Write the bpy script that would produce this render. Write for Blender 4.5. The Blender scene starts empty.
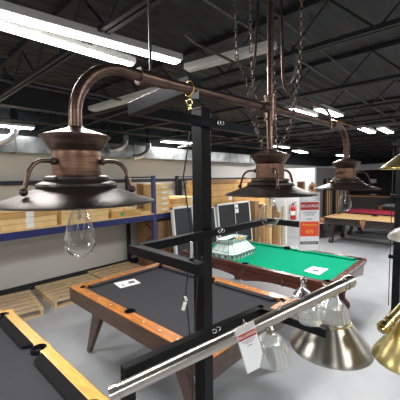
import bpy, bmesh, math, random
from mathutils import Vector, Matrix, Euler
random.seed(7)
C = bpy.context.scene.collection
V = Vector
PI = math.pi

# ------------------------------------------------------------------ materials
def base_mat(name):
    m = bpy.data.materials.new(name); m.use_nodes = True
    return m, m.node_tree, m.node_tree.nodes['Principled BSDF']

def mat(name, col, rough=.5, metal=0.0, var=.0, scale=8.0, bump=0.0, stretch=(1, 1, 1), coat=0.0, spec=None, col2=None):
    m, nt, b = base_mat(name)
    b.inputs['Roughness'].default_value = rough
    b.inputs['Metallic'].default_value = metal
    b.inputs['Coat Weight'].default_value = coat
    b.inputs['Coat Roughness'].default_value = .12
    if spec is not None: b.inputs['Specular IOR Level'].default_value = spec
    tc = nt.nodes.new('ShaderNodeTexCoord'); mp = nt.nodes.new('ShaderNodeMapping')
    mp.inputs['Scale'].default_value = stretch
    nt.links.new(tc.outputs['Object'], mp.inputs['Vector'])
    n = nt.nodes.new('ShaderNodeTexNoise'); n.inputs['Scale'].default_value = scale; n.inputs['Detail'].default_value = 5
    nt.links.new(mp.outputs['Vector'], n.inputs['Vector'])
    r = nt.nodes.new('ShaderNodeValToRGB')
    c1 = [max(0, c * (1 - var)) for c in col]; c2 = [min(1, c * (1 + var)) for c in (col2 or col)]
    r.color_ramp.elements[0].position = .3; r.color_ramp.elements[1].position = .7
    r.color_ramp.elements[0].color = (*c1, 1); r.color_ramp.elements[1].color = (*c2, 1)
    nt.links.new(n.outputs['Fac'], r.inputs['Fac']); nt.links.new(r.outputs['Color'], b.inputs['Base Color'])
    if bump:
        bp = nt.nodes.new('ShaderNodeBump'); bp.inputs['Strength'].default_value = bump; bp.inputs['Distance'].default_value = .01
        nt.links.new(n.outputs['Fac'], bp.inputs['Height']); nt.links.new(bp.outputs['Normal'], b.inputs['Normal'])
    return m

def thin_glass(name, tint=(1, 1, 1), refl=.35, rough=.03, ribs=0.0, milk=0.0):
    m, nt, b = base_mat(name)
    out = nt.nodes['Material Output']
    t = nt.nodes.new('ShaderNodeBsdfTransparent'); t.inputs['Color'].default_value = (*tint, 1)
    g = nt.nodes.new('ShaderNodeBsdfGlossy'); g.inputs['Roughness'].default_value = rough
    f = nt.nodes.new('ShaderNodeLayerWeight'); f.inputs['Blend'].default_value = refl
    mx = nt.nodes.new('ShaderNodeMixShader')
    nt.links.new(f.outputs['Facing'], mx.inputs['Fac']); nt.links.new(t.outputs[0], mx.inputs[1]); nt.links.new(g.outputs[0], mx.inputs[2])
    last = mx
    if milk:
        d = nt.nodes.new('ShaderNodeBsdfDiffuse'); d.inputs['Color'].default_value = (.85, .87, .85, 1)
        m2 = nt.nodes.new('ShaderNodeMixShader'); m2.inputs['Fac'].default_value = milk
        nt.links.new(mx.outputs[0], m2.inputs[1]); nt.links.new(d.outputs[0], m2.inputs[2]); last = m2
    if ribs:
        tc = nt.nodes.new('ShaderNodeTexCoord'); w = nt.nodes.new('ShaderNodeTexNoise'); w.inputs['Scale'].default_value = 60
        bp = nt.nodes.new('ShaderNodeBump'); bp.inputs['Strength'].default_value = ribs
        nt.links.new(tc.outputs['Object'], w.inputs['Vector']); nt.links.new(w.outputs['Fac'], bp.inputs['Height'])
        nt.links.new(bp.outputs['Normal'], g.inputs['Normal'])
    nt.links.new(last.outputs[0], out.inputs['Surface'])
    return m

def emit(name, col, s):
    m, nt, b = base_mat(name)
    b.inputs['Base Color'].default_value = (.9, .9, .9, 1)
    b.inputs['Emission Color'].default_value = (*col, 1); b.inputs['Emission Strength'].default_value = s
    return m

M = {}
M['bronze'] = mat('brushed dark bronze', (.115, .074, .060), .34, .9, .25, 14, .05, (1, 1, 12), col2=(.15, .098, .080))
M['bronze_neck'] = mat('brushed copper bronze', (.21, .115, .078), .36, .92, .35, 10, .03, (1, 1, 30), col2=(.27, .16, .115))
M['bronze_shade'] = mat('oiled bronze shade', (.09, .072, .064), .44, .85, .2, 7, .04)
M['chainm'] = mat('antique bronze chain', (.13, .1, .085), .4, .85, .3, 40)
M['brass'] = mat('polished brass', (.78, .6, .25), .22, 1, .12, 12)
M['goldish'] = mat('antique gold metal', (.7, .58, .26), .28, .95, .12, 5, .03, (1, 1, 8))
M['nickel'] = mat('brushed nickel', (.52, .49, .44), .27, 1, .06, 5, .0)
M['nickel_shade'] = mat('brushed nickel shade', (.37, .35, .31), .36, 1, .12, 9, .01)
def aniso(m, a, r=0):
    nt = M[m].node_tree; b = nt.nodes['Principled BSDF']; b.inputs['Anisotropic'].default_value = a; b.inputs['Anisotropic Rotation'].default_value = r
    t = nt.nodes.new('ShaderNodeTangent'); t.direction_type = 'RADIAL'; t.axis = 'Z'; nt.links.new(t.outputs[0], b.inputs['Tangent'])
aniso('nickel_shade', .9, .25)
M['chrome'] = mat('bright zinc plate', (.7, .7, .7), .22, 1, .05)
M['black_metal'] = mat('black painted square tube', (.005, .005, .006), .45, 0, .3, 9, .02, spec=.16)
M['navy_metal'] = mat('worn dark steel tube', (.006, .006, .011), .4, 0, .3, 14, .03, spec=.12)
M['black'] = mat('black plastic', (.012, .012, .013), .45)
M['ceil'] = mat('black painted deck', (.016, .015, .018), .7, 0, .35, 3)
M['joist'] = mat('grey black painted steel', (.016, .015, .018), .6, 0, .25, 6)
M['pipe'] = mat('dusty grey conduit', (.07, .068, .072), .5, .3, .3, 6)
M['copperpipe'] = mat('orange copper pipe', (.33, .15, .08), .4, .5, .2, 6)
M['galv'] = mat('galvanised duct metal', (.27, .285, .295), .38, .65, .45, 4, .1)
M['flex'] = mat('silver flexible duct', (.6, .6, .6), .32, .8, .25, 14, .4)
M['fixture'] = mat('white enamel light housing', (.62, .61, .58), .4, 0, .04)
M['lensoff'] = mat('unlit milky lens', (.6, .58, .53), .35, 0, .06)
M['tube'] = emit('lit fluorescent lens', (1, .985, .95), 14)
M['floor'] = mat('polished grey concrete', (.42, .435, .46), .42, 0, .12, 1.3, .02, spec=.4)
M['white_wall'] = mat('white painted wall', (.62, .63, .64), .7, 0, .03, 2)
M['grey_trim_shaded_wall'] = mat('grey trim and shaded wall', (.15, .155, .17), .7, 0, .08, 2)  # plain grey on the trims, painted-in shade on the office side
M['dark_wall'] = mat('black painted wall', (.014, .014, .016), .8, 0, .2, 2)
M['baseboard'] = mat('black vinyl base', (.02, .02, .025), .5)
M['blue'] = mat('royal blue rack paint', (.016, .022, .12), .45, .1, .25, 9)
M['blueblack'] = mat('dark blue rack paint', (.008, .010, .022), .5, .1, .2, 6)
M['bluepost'] = mat('slate blue rack paint', (.045, .055, .17), .45, .1, .2, 6)
M['card'] = mat('golden cardboard', (.58, .34, .12), .75, 0, .12, 5)
M['card_lt'] = mat('light tan cardboard', (.80, .56, .26), .75, 0, .1, 6)
M['card_dk'] = mat('brown cardboard', (.30, .17, .075), .8, 0, .2, 4)
M['label'] = mat('white paper label', (.85, .85, .84), .6, 0, .02)
M['pallet'] = mat('raw pine', (.66, .49, .29), .8, 0, .25, 9, .1, (1, 6, 6))
M['felt_charcoal'] = mat('charcoal felt', (.046, .046, .051), .95, 0, .12, 160, .06, spec=.15)
M['felt_green'] = mat('green felt', (.0, .27, .145), .95, 0, .08, 120, .05, spec=.1)
M['felt_tan'] = mat('tan felt', (.88, .58, .28), .95, 0, .05, 90)
M['felt_red'] = mat('crimson felt', (.62, .03, .09), .95, 0, .05, 90)
M['felt_grey'] = mat('pale grey felt', (.5, .52, .57), .95, 0, .05, 90)
M['oak'] = mat('orange stained rail', (.42, .14, .03), .34, 0, .35, 6, .02, (8, 1, 8), coat=.3, col2=(.52, .19, .042))
M['walnut'] = mat('dark walnut apron', (.082, .041, .024), .4, 0, .4, 5, .02, (6, 1, 6), coat=.2)
M['yellowwood'] = mat('honey maple rail', (.72, .40, .10), .35, 0, .2, 9, .02, (8, 1, 8), coat=.3)
M['mahogany'] = mat('red mahogany', (.085, .021, .010), .32, 0, .45, 5, .03, (6, 1, 6), coat=.35)
M['espresso'] = mat('espresso wood', (.022, .012, .009), .35, 0, .3, 5, .02, (4, 1, 4), coat=.3)
M['pearl'] = mat('pearl inlay', (.85, .8, .7), .3)
M['leather'] = mat('black leather pocket', (.008, .008, .009), .75, 0, .2, 60, .05, spec=.12)
M['tanleather'] = mat('tan leather', (.36, .17, .06), .6, 0, .2, 40)
M['paper'] = mat('white sheet of paper', (.85, .86, .88), .6, 0, .01)
M['ink'] = mat('grey print', (.12, .12, .13), .7)
M['mint'] = mat('pale mint art glass', (.55, .74, .70), .2, 0, .12, 9, .02, col2=(.72, .84, .82), coat=.3)
M['came'] = mat('dark lead came', (.10, .15, .14), .4, .5, .1)
M['amber'] = mat('amber art glass', (.72, .40, .12), .25, 0, .25, 30)
M['panel_black'] = mat('black laminate board', (.016, .019, .023), .42, 0, .15, 4)
M['panel_white'] = mat('white edging', (.72, .73, .72), .5)
M['red'] = mat('extinguisher red', (.50, .015, .02), .3, 0, .05, coat=.4)
M['tagred'] = mat('dark red print', (.42, .03, .025), .5)
M['tagorange'] = mat('orange red print', (.85, .085, .025), .5)
M['tagyellow'] = mat('yellow print', (.95, .62, .06), .5)
M['green'] = mat('green sticker', (.04, .33, .12), .5)
M['woodwall'] = mat('brown wood', (.24, .12, .055), .5, 0, .3, 6, 0, (6, 6, 1))
M['cream'] = mat('cream alabaster glass', (.82, .79, .68), .3, 0, .06, 12, coat=.3)
M['glass'] = thin_glass('clear bulb glass', (.96, .96, .95), .3)
M['sleeve'] = thin_glass('clear plastic sleeve', (.93, .93, .95), .2, .1, 0, .35)
M['ribglass'] = thin_glass('ribbed clear glass', (.86, .88, .86), .55, .12, .4, .2)
M['filament'] = mat('pale glass filament stem', (.75, .72, .65), .3)

# wall with black paint above the duct line
def wall_mat():
    m, nt, b = base_mat('cream wall black above duct')
    g = nt.nodes.new('ShaderNodeNewGeometry'); s = nt.nodes.new('ShaderNodeSeparateXYZ')
    nt.links.new(g.outputs['Position'], s.inputs[0])
    c = nt.nodes.new('ShaderNodeMath'); c.operation = 'GREATER_THAN'; c.inputs[1].default_value = 2.60
    nt.links.new(s.outputs['Z'], c.inputs[0])
    n = nt.nodes.new('ShaderNodeTexNoise'); n.inputs['Scale'].default_value = 1.2
    tc = nt.nodes.new('ShaderNodeTexCoord'); nt.links.new(tc.outputs['Object'], n.inputs['Vector'])
    r = nt.nodes.new('ShaderNodeValToRGB')
    r.color_ramp.elements[0].color = (.52, .515, .49, 1); r.color_ramp.elements[1].color = (.58, .575, .55, 1)
    nt.links.new(n.outputs['Fac'], r.inputs['Fac'])
    mx = nt.nodes.new('ShaderNodeMix'); mx.data_type = 'RGBA'
    nt.links.new(c.outputs[0], mx.inputs['Factor']); nt.links.new(r.outputs['Color'], mx.inputs['A'])
    mx.inputs['B'].default_value = (.03, .033, .036, 1)
    nt.links.new(mx.outputs['Result'], b.inputs['Base Color']); b.inputs['Roughness'].default_value = .7
    # painted block courses
    w = nt.nodes.new('ShaderNodeTexBrick'); w.inputs['Scale'].default_value = 1
    w.inputs['Brick Width'].default_value = .4; w.inputs['Row Height'].default_value = .2; w.inputs['Mortar Size'].default_value = .008
    cb = nt.nodes.new('ShaderNodeCombineXYZ')
    nt.links.new(s.outputs['X'], cb.inputs['X']); nt.links.new(s.outputs['Z'], cb.inputs['Y'])
    nt.links.new(cb.outputs[0], w.inputs['Vector'])
    bp = nt.nodes.new('ShaderNodeBump'); bp.inputs['Strength'].default_value = .25; bp.invert = True
    nt.links.new(w.outputs['Fac'], bp.inputs['Height']); nt.links.new(bp.outputs['Normal'], b.inputs['Normal'])
    return m
M['wall'] = wall_mat()
def deck_mat():
    m, nt, b = base_mat('black ribbed roof deck')
    g = nt.nodes.new('ShaderNodeNewGeometry')
    w = nt.nodes.new('ShaderNodeTexWave'); w.bands_direction = 'Y'; w.inputs['Scale'].default_value = 2.1
    nt.links.new(g.outputs['Position'], w.inputs['Vector'])
    n = nt.nodes.new('ShaderNodeTexNoise'); n.inputs['Scale'].default_value = 1.5; nt.links.new(g.outputs['Position'], n.inputs['Vector'])
    r = nt.nodes.new('ShaderNodeValToRGB'); r.color_ramp.elements[0].color = (.011, .0102, .0135, 1); r.color_ramp.elements[1].color = (.023, .0215, .027, 1)
    nt.links.new(n.outputs['Fac'], r.inputs['Fac']); nt.links.new(r.outputs['Color'], b.inputs['Base Color'])
    bp = nt.nodes.new('ShaderNodeBump'); bp.inputs['Strength'].default_value = .8; bp.inputs['Distance'].default_value = .03
    nt.links.new(w.outputs['Fac'], bp.inputs['Height']); nt.links.new(bp.outputs['Normal'], b.inputs['Normal'])
    b.inputs['Roughness'].default_value = .6
    return m
M['deck'] = deck_mat()

# ------------------------------------------------------------------ mesh builder
class MB:
    def __init__(s): s.v = []; s.f = []
    def add(s, vs, fs):
        o = len(s.v); s.v += [tuple(v) for v in vs]; s.f += [tuple(i + o for i in f) for f in fs]; return s
    def box(s, x0, x1, y0, y1, z0, z1):
        vs = [(x, y, z) for z in (z0, z1) for y in (y0, y1) for x in (x0, x1)]
        return s.add(vs, [(0, 2, 3, 1), (4, 5, 7, 6), (0, 1, 5, 4), (2, 6, 7, 3), (0, 4, 6, 2), (1, 3, 7, 5)])
    def obox(s, c, size, rot=None):
        R = rot or Matrix.Identity(3); c = V(c); hx, hy, hz = [q / 2 for q in size]
        vs = [c + R @ V((x, y, z)) for z in (-hz, hz) for y in (-hy, hy) for x in (-hx, hx)]
        return s.add(vs, [(0, 2, 3, 1), (4, 5, 7, 6), (0, 1, 5, 4), (2, 6, 7, 3), (0, 4, 6, 2), (1, 3, 7, 5)])
    def bar(s, a, b, w, h, up=(0, 0, 1)):
        a = V(a); b = V(b); d = (b - a).normalized(); u = V(up)
        if abs(d.dot(u)) > .98: u = V((1, 0, 0))
        sd = d.cross(u).normalized(); u = sd.cross(d).normalized()
        vs = []
        for p in (a, b):
            for q, r in ((-1, -1), (1, -1), (1, 1), (-1, 1)): vs.append(p + sd * w / 2 * q + u * h / 2 * r)
        return s.add(vs, [(0, 1, 2, 3), (7, 6, 5, 4), (0, 4, 5, 1), (1, 5, 6, 2), (2, 6, 7, 3), (3, 7, 4, 0)])
    def tube(s, pts, r, n=10, closed=False, caps=True):
        pts = [V(p) for p in pts]; k = len(pts); rs = r if isinstance(r, (list, tuple)) else [r] * k
        d0 = (pts[1] - pts[0]).normalized(); ref = V((0, 0, 1)) if abs(d0.z) < .9 else V((1, 0, 0))
        nrm = (ref - d0 * ref.dot(d0)).normalized(); vs = []
        for i, p in enumerate(pts):
            if closed: d = (pts[(i + 1) % k] - pts[i - 1]).normalized()
            elif i == 0: d = d0
            elif i == k - 1: d = (pts[-1] - pts[-2]).normalized()
            else: d = ((pts[i + 1] - p).normalized() + (p - pts[i - 1]).normalized()).normalized()
            nrm = (nrm - d * nrm.dot(d)).normalized(); bn = d.cross(nrm)
            for j in range(n):
                a = 2 * PI * j / n; vs.append(p + (nrm * math.cos(a) + bn * math.sin(a)) * rs[i])
        fs = []
        for i in range(k if closed else k - 1):
            for j in range(n):
                a = i * n + j; b_ = i * n + (j + 1) % n; c = ((i + 1) % k) * n + (j + 1) % n; d = ((i + 1) % k) * n + j
                fs.append((a, b_, c, d))
        if caps and not closed: fs.append(tuple(range(n))[::-1]); fs.append(tuple((k - 1) * n + j for j in range(n)))
        return s.add(vs, fs)
    def lathe(s, prof, c=(0, 0, 0), n=32, flute=0, fn=0, sx=1, sy=1):
        vs = []; fs = []; c = V(c); k = len(prof)
        for (r, z) in prof:
            for j in range(n):
                a = 2 * PI * j / n; rr = r * (1 + (flute * math.cos(fn * a) if flute else 0))
                vs.append(c + V((rr * math.cos(a) * sx, rr * math.sin(a) * sy, z)))
        for i in range(k - 1):
            for j in range(n): fs.append((i * n + j, i * n + (j + 1) % n, (i + 1) * n + (j + 1) % n, (i + 1) * n + j))
        if prof[0][0] > 1e-5 and getattr(s, 'capends', False): fs.append(tuple(range(n))[::-1])
        if prof[-1][0] > 1e-5 and getattr(s, 'capends', False): fs.append(tuple((k - 1) * n + j for j in range(n)))
        return s.add(vs, fs)
    def sphere(s, c, r, n=12):
        return s.lathe([(max(1e-6, r * math.sin(PI * i / n)), -r * math.cos(PI * i / n)) for i in range(n + 1)], c, n * 2)
    def disc(s, c, r, h, n=20, axis=(0, 0, 1)):
        c = V(c); a = V(axis).normalized()
        return s.tube([c - a * h / 2, c + a * h / 2], r, n)
    def loft(s, rings, cap=True):
        k = len(rings); n = len(rings[0]); vs = [p for r in rings for p in r]; fs = []
        for i in range(k - 1):
            for j in range(n): fs.append((i * n + j, i * n + (j + 1) % n, (i + 1) * n + (j + 1) % n, (i + 1) * n + j))
        if cap: fs.append(tuple(range(n))[::-1]); fs.append(tuple((k - 1) * n + j for j in range(n)))
        return s.add(vs, fs)

def build(name, mb, m, parent=None, smooth=False, bevel=0, mods=None):
    me = bpy.data.meshes.new(name); me.from_pydata(mb.v, [], mb.f); me.update()
    bm = bmesh.new(); bm.from_mesh(me)
    bmesh.ops.remove_doubles(bm, verts=bm.verts, dist=1e-5)
    bmesh.ops.recalc_face_normals(bm, faces=bm.faces); bm.to_mesh(me); bm.free()
    me.materials.append(M[m] if isinstance(m, str) else m)
    o = bpy.data.objects.new(name, me); C.objects.link(o)
    if smooth:
        for p in me.polygons: p.use_smooth = True
        me.set_sharp_from_angle(angle=math.radians(38))
    if bevel:
        b = o.modifiers.new('bevel', 'BEVEL'); b.width = bevel; b.segments = 2; b.limit_method = 'ANGLE'
    if parent is not None: child(o, parent)
    return o
def world_m(p):
    m = p.matrix_basis.copy()
    while p.parent is not None:
        m = p.parent.matrix_basis @ p.matrix_parent_inverse @ m if False else (p.parent.matrix_basis @ p.matrix_parent_inverse) @ m
        p = p.parent
    return m
def child(o, parent):
    o.parent = parent; o.matrix_parent_inverse = world_m(parent).inverted()
def tag(o, label, cat, group=None, kind=None):
    o['label'] = label; o['category'] = cat
    if group: o['group'] = group
    if kind: o['kind'] = kind
    return o
def thing(name, label, cat, loc, group=None):
    o = bpy.data.objects.new(name, None); C.objects.link(o); o.location = loc; o.empty_display_size = .05
    return tag(o, label, cat, group)
def struct(name, mb, m, **k):
    o = build(name, mb, m, **k); o['kind'] = 'structure'; return o
def dup(root, loc, label, rotz=None):
    r = root.copy(); C.objects.link(r); r.location = loc; r['label'] = label
    if rotz is not None: r.rotation_euler = (0, 0, rotz)
    def rec(src, dst):
        for ch in list(src.children):
            c = ch.copy(); C.objects.link(c); c.parent = dst; c.matrix_parent_inverse = ch.matrix_parent_inverse.copy(); rec(ch, c)
    rec(root, r); return r
def text(name, s, size, m, origin, right, up, parent, ext=.0004, align='CENTER'):
    cu = bpy.data.curves.new(name, 'FONT'); cu.body = s; cu.size = size; cu.extrude = ext
    cu.align_x = align; cu.align_y = 'CENTER'; cu.materials.append(M[m])
    o = bpy.data.objects.new(name, cu); C.objects.link(o)
    right = V(right).normalized(); up = V(up).normalized(); nn = right.cross(up)
    mm = Matrix((right, up, nn)).transposed().to_4x4(); mm.translation = V(origin)
    me = bpy.data.meshes.new_from_object(o); bpy.data.objects.remove(o); bpy.data.curves.remove(cu)
    o = bpy.data.objects.new(name, me); C.objects.link(o)
    o.parent = parent; o.matrix_parent_inverse = world_m(parent).inverted(); o.matrix_basis = mm
    return o
def arc(c, r, a0, a1, n, ax, ay):
    return [V(c) + V(ax) * r * math.cos(a0 + (a1 - a0) * i / n) + V(ay) * r * math.sin(a0 + (a1 - a0) * i / n) for i in range(n + 1)]

# ------------------------------------------------------------------ camera (standing, phone held high)
H = 2.1; P = math.radians(4.38); Rr = .012; yaw = math.radians(42.6)
fw0 = V((math.cos(yaw), math.sin(yaw), 0)); rt0 = V((math.sin(yaw), -math.cos(yaw), 0)); up0 = V((0, 0, 1))
fw = fw0 * math.cos(P) - up0 * math.sin(P); up1 = up0 * math.cos(P) + fw0 * math.sin(P)
rt = rt0 * math.cos(Rr) - up1 * math.sin(Rr); up = up1 * math.cos(Rr) + rt0 * math.sin(Rr)
cam = bpy.data.cameras.new('camera'); co = bpy.data.objects.new('camera', cam); C.objects.link(co)
mm = Matrix((rt, up, -fw)).transposed().to_4x4(); mm.translation = V((0, 0, H)); co.matrix_world = mm
cam.sensor_width = 36; cam.lens = 27; cam.clip_start = .05; cam.clip_end = 100
bpy.context.scene.camera = co

# ------------------------------------------------------------------ room shell
XE, YL, YR, XB, ZC = 19.5, 6.15, -4.0, -4.0, 3.34
struct('floor', MB().box(XB, XE, YR, YL, -.1, 0), 'floor')
struct('ceiling', MB().box(XB, XE, YR, YL, ZC, ZC + .08), 'deck')
struct('wall_left', MB().box(XB, XE, YL, YL + .12, 0, ZC), 'wall')
struct('wall_back', MB().box(XE, XE + .12, YR, YL, 0, ZC), 'dark_wall')
struct('wall_right', MB().box(XB, XE, YR - .12, YR, 0, ZC), 'white_wall')
struct('wall_front', MB().box(XB - .12, XB, YR, YL, 0, ZC), 'white_wall')
struct('baseboard_left', MB().box(XB, 9.7, YL - .02, YL, 0, .13), 'baseboard')
# small white office in the far corner: two partition walls
struct('wall_office', MB().box(9.72, 9.86, 3.86, YL, 0, 2.36), 'white_wall')
struct('wall_office_side', MB().box(9.86, 12.6, 3.86, 4.0, 0, 2.36), 'grey_trim_shaded_wall')  # same office, turned from the light: its shade is put into the colour
struct('trim_1', MB().bar((12.70, 5.9, 2.33), (12.72, 2.0, 2.42), .2, .22), 'grey_trim_shaded_wall')
struct('trim_2', MB().box(14.9, 15.2, -3.9, 3.0, 2.42, 2.62), 'grey_trim_shaded_wall')
# joists run across the room
k = 3
for i in range(17):
    x = -.15 + 1.18 * i
    j = MB(); j.box(x - .035, x - .008, YR, YL, 3.0, 3.03); j.box(x + .008, x + .035, YR, YL, 3.0, 3.03)
    j.box(x - .035, x + .035, YR, YL, 3.30, 3.335)
    y = YR; s = 0
    while y < YL - .3:
        j.tube([(x, y, 3.015 if s else 3.31), (x, y + .3, 3.31 if s else 3.015)], .009, 5); y += .3; s = 1 - s
    struct('trim_%d' % k, j, 'joist'); k += 1
for y in (1.1, 3.35, 5.55):
    j = MB().tube([(XB, y, 3.04), (XE, y, 3.04)], .011, 6); j.tube([(XB, y + .02, 3.27), (XE, y + .02, 3.27)], .009, 6)
    struct('trim_%d' % k, j, 'pipe'); k += 1
# big girder
struct('trim_%d' % k, MB().box(XB, XE, 4.35, 4.5, 3.03, 3.3), 'joist'); k += 1
def conduit(label, pts, r, m):
    o = build('conduit', MB().tube(pts, r, 8), m, smooth=True); tag(o, label, 'pipe'); return o
conduit('thin orange copper pipe running under the dark ceiling above the right bronze shade', [(4.5, 1.58, 2.90), (6.3, 1.49, 2.90)], .013, 'copperpipe')
conduit('long pale grey conduit high along the left wall over the duct', [(1.0, 5.2, 3.0), (9.0, 5.2, 3.0)], .012, 'pipe')
conduit('grey conduit bending under the joists at upper left beside the bronze elbow', [(1.05, 3.0, 2.98), (2.2, 3.0, 2.98), (2.35, 3.1, 3.0), (2.6, 5.9, 3.0)], .012, 'pipe')
conduit('curved flexible grey cable looping under the ceiling at upper right', [(2.05, .98, 3.0), (2.0, .95, 2.93), (2.1, .98, 2.87), (2.25, 1.1, 2.83), (2.4, 1.3, 2.86), (2.6, 1.5, 3.0)], .012, 'pipe')
conduit('grey sprinkler pipe crossing beyond the middle bronze shade', [(5.3, -.5, 2.86), (5.3, 5.6, 2.86)], .02, 'pipe')

# duct along left wall
d = thing('air_duct', 'galvanised rectangular air duct running high along the left wall', 'duct', (5, 5.9, 2.57))
build('duct_body', MB().box(.2, 9.7, 5.78, 6.13, 2.56, 2.84), 'galv', d)
for x in (1.7, 2.9, 4.1, 5.3, 6.5, 7.7, 8.9):
    build('duct_flange', MB().box(x - .015, x + .015, 5.765, 6.13, 2.545, 2.855), 'galv', d)
def elbow(loc, label):
    t = thing('flexible_duct', label, 'duct', loc, 'silver duct elbows')
    p = V(loc); pts = [p + V((0, 0, .52)), p + V((0, 0, .3)), p + V((-.02, 0, .22)), p + V((-.1, 0, .14)), p + V((-.22, .03, .08)), p + V((-.38, .05, .05))]
    build('elbow', MB().tube(pts[1:], .055, 14), 'flex', t, smooth=True)
    build('collar', MB().disc(p + V((0, 0, .34)), .062, .1), 'galv', t, smooth=True)
    build('riser', MB().tube([p + V((0, 0, .3)), p + V((0, 0, .7))], .05, 14), 'joist', t, smooth=True)
elbow((3.75, 5.6, 2.62), 'silver duct elbow rising to the ceiling just right of the nearest bronze shade')
elbow((1.66, 5.7, 2.62), 'silver duct elbow below the lit strip light at the left edge')
elbow((4.35, 5.6, 2.50), 'silver duct elbow hanging beside the duct, left of the black post')

# ------------------------------------------------------------------ ceiling lights
def light_fix(c, L, W, rotz, label, on=True, power=30, hang=2.96):
    t = thing('ceiling_light', label, 'light', (c[0], c[1], hang), 'fluorescent ceiling lights')
    X, Y = c
    build('housing', MB().box(X - L / 2, X + L / 2, Y - W / 2, Y + W / 2, hang + .012, hang + .06), 'fixture', t, bevel=.005)
    build('diffuser', MB().box(X - L / 2 + .015, X + L / 2 - .015, Y - W / 2 + .012, Y + W / 2 - .012, hang, hang + .018), 'tube' if on else 'lensoff', t, bevel=.006)
    for sx in (-.35, .35):
        build('hanger', MB().tube([(X + sx * L, Y, hang + .05), (X + sx * L, Y, ZC)], .003, 5), 'pipe', t)
    if on:
        l = bpy.data.lights.new('lamp', 'AREA'); l.shape = 'RECTANGLE'; l.size = L * .95; l.size_y = W * .9; l.energy = power; l.color = (1, .98, .95)
        lo = bpy.data.objects.new('lamp', l); C.objects.link(lo); lo.location = (X, Y, hang - .01); child(lo, t)
    t.rotation_euler = (0, 0, rotz)
    return t
light_fix((.80, 2.02), 1.25, .10, -.03, 'lit fluorescent strip above the bronze elbow, left one of the near pair', power=22)
light_fix((1.02, 1.80), 1.25, .10, -.16, 'lit fluorescent strip above the bronze elbow, right one of the near pair', power=22)
light_fix((1.30, 5.75), 1.3, .2, -.1, 'lit fluorescent strip at the left edge above the wall duct', power=30)
light_fix((5.22, 5.55), .85, .24, -.2, 'lit fluorescent fixture over the wall duct just left of the black post', power=30)
light_fix((4.10, 1.82), .72, .14, -.05, 'lit panel over the right bronze shade, left one of the pair', power=26)
light_fix((4.35, 1.54), .72, .14, -.05, 'lit panel over the right bronze shade, right one of the pair', power=26)
light_fix((6.62, 1.62), .9, .14, 0, 'lit panel far right under the ceiling, left one of the pair', power=26)
light_fix((6.95, 1.36), .9, .14, 0, 'lit panel far right under the ceiling, right one of the pair', power=26)
light_fix((10.6, 4.75), 1.3, .3, .2, 'small distant lit panel above the white office wall', power=30)
light_fix((14.2, 4.4), 1.0, .3, 0, 'most distant small lit panel right of the office wall', power=12)
light_fix((8.35, 4.35), .9, .16, 0, 'added strip light brightening the white office wall, behind the hanging chains', power=60)  # extra fixture, added only to brighten the office wall
light_fix((11.5, -.9), 1.2, .16, 0, 'added unseen strip light to the right of the far tables', power=80)  # added out of view to light the far tables
light_fix((9.6, -.9), 1.2, .16, 0, 'added unseen strip light to the right of the tan felt table', power=70)  # second out-of-view fixture, added to lift the tan and crimson felt
light_fix((2.02, 2.95), 1.5, .12, PI / 2 + .05, 'unlit pale strip light crossing behind the bronze elbow', on=False)
light_fix((1.86, 1.42), .75, .08, PI / 2 + .15, 'unlit pale strip light behind the hanging chains', on=False)
# unseen strip lights added beside and behind the viewer to raise overall brightness
for i, (x, y) in enumerate(((-1.8, 1.2), (-1.8, -1.6), (1.2, -1.4), (4.2, -1.4), (7.2, -1.4), (-1.8, 4.2))):
    light_fix((x, y), 1.25, .16, 0, power=(34, 34, 34, 18, 16, 60)[i], label=['added unseen strip light behind the viewer to the left', 'added unseen strip light behind the viewer', 'added unseen strip light to the right of the display', 'added unseen strip light right of the green table', 'added unseen strip light furthest along the right side',
              'added unseen strip light above the far left corner', 'added unseen strip light above the near left pool table'][i])

# ------------------------------------------------------------------ bronze three-light island fixture
def bulb(parent, c, s=1.0):
    x, y, z = c
    b = build('bulb', MB().lathe([(.013, .03), (.014, .0), (.019, -.02), (.030, -.055), (.037, -.085), (.036, -.104), (.026, -.122), (.010, -.130), (.0001, -.132)], c, 24), 'glass', parent, smooth=True)
    build('filament', MB().tube([(x, y, z + .02), (x, y, z - .04)], .004, 6).tube([(x, y, z - .03), (x - .012, y, z - .085), (x - .004, y, z - .05), (x + .004, y, z - .09), (x + .012, y, z - .05), (x, y, z - .03)], .0008, 4), 'filament', b)
    build('socket', MB().tube([(x, y, z + .075), (x, y, z + .012)], .019, 16), 'bronze', b, smooth=True)

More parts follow.
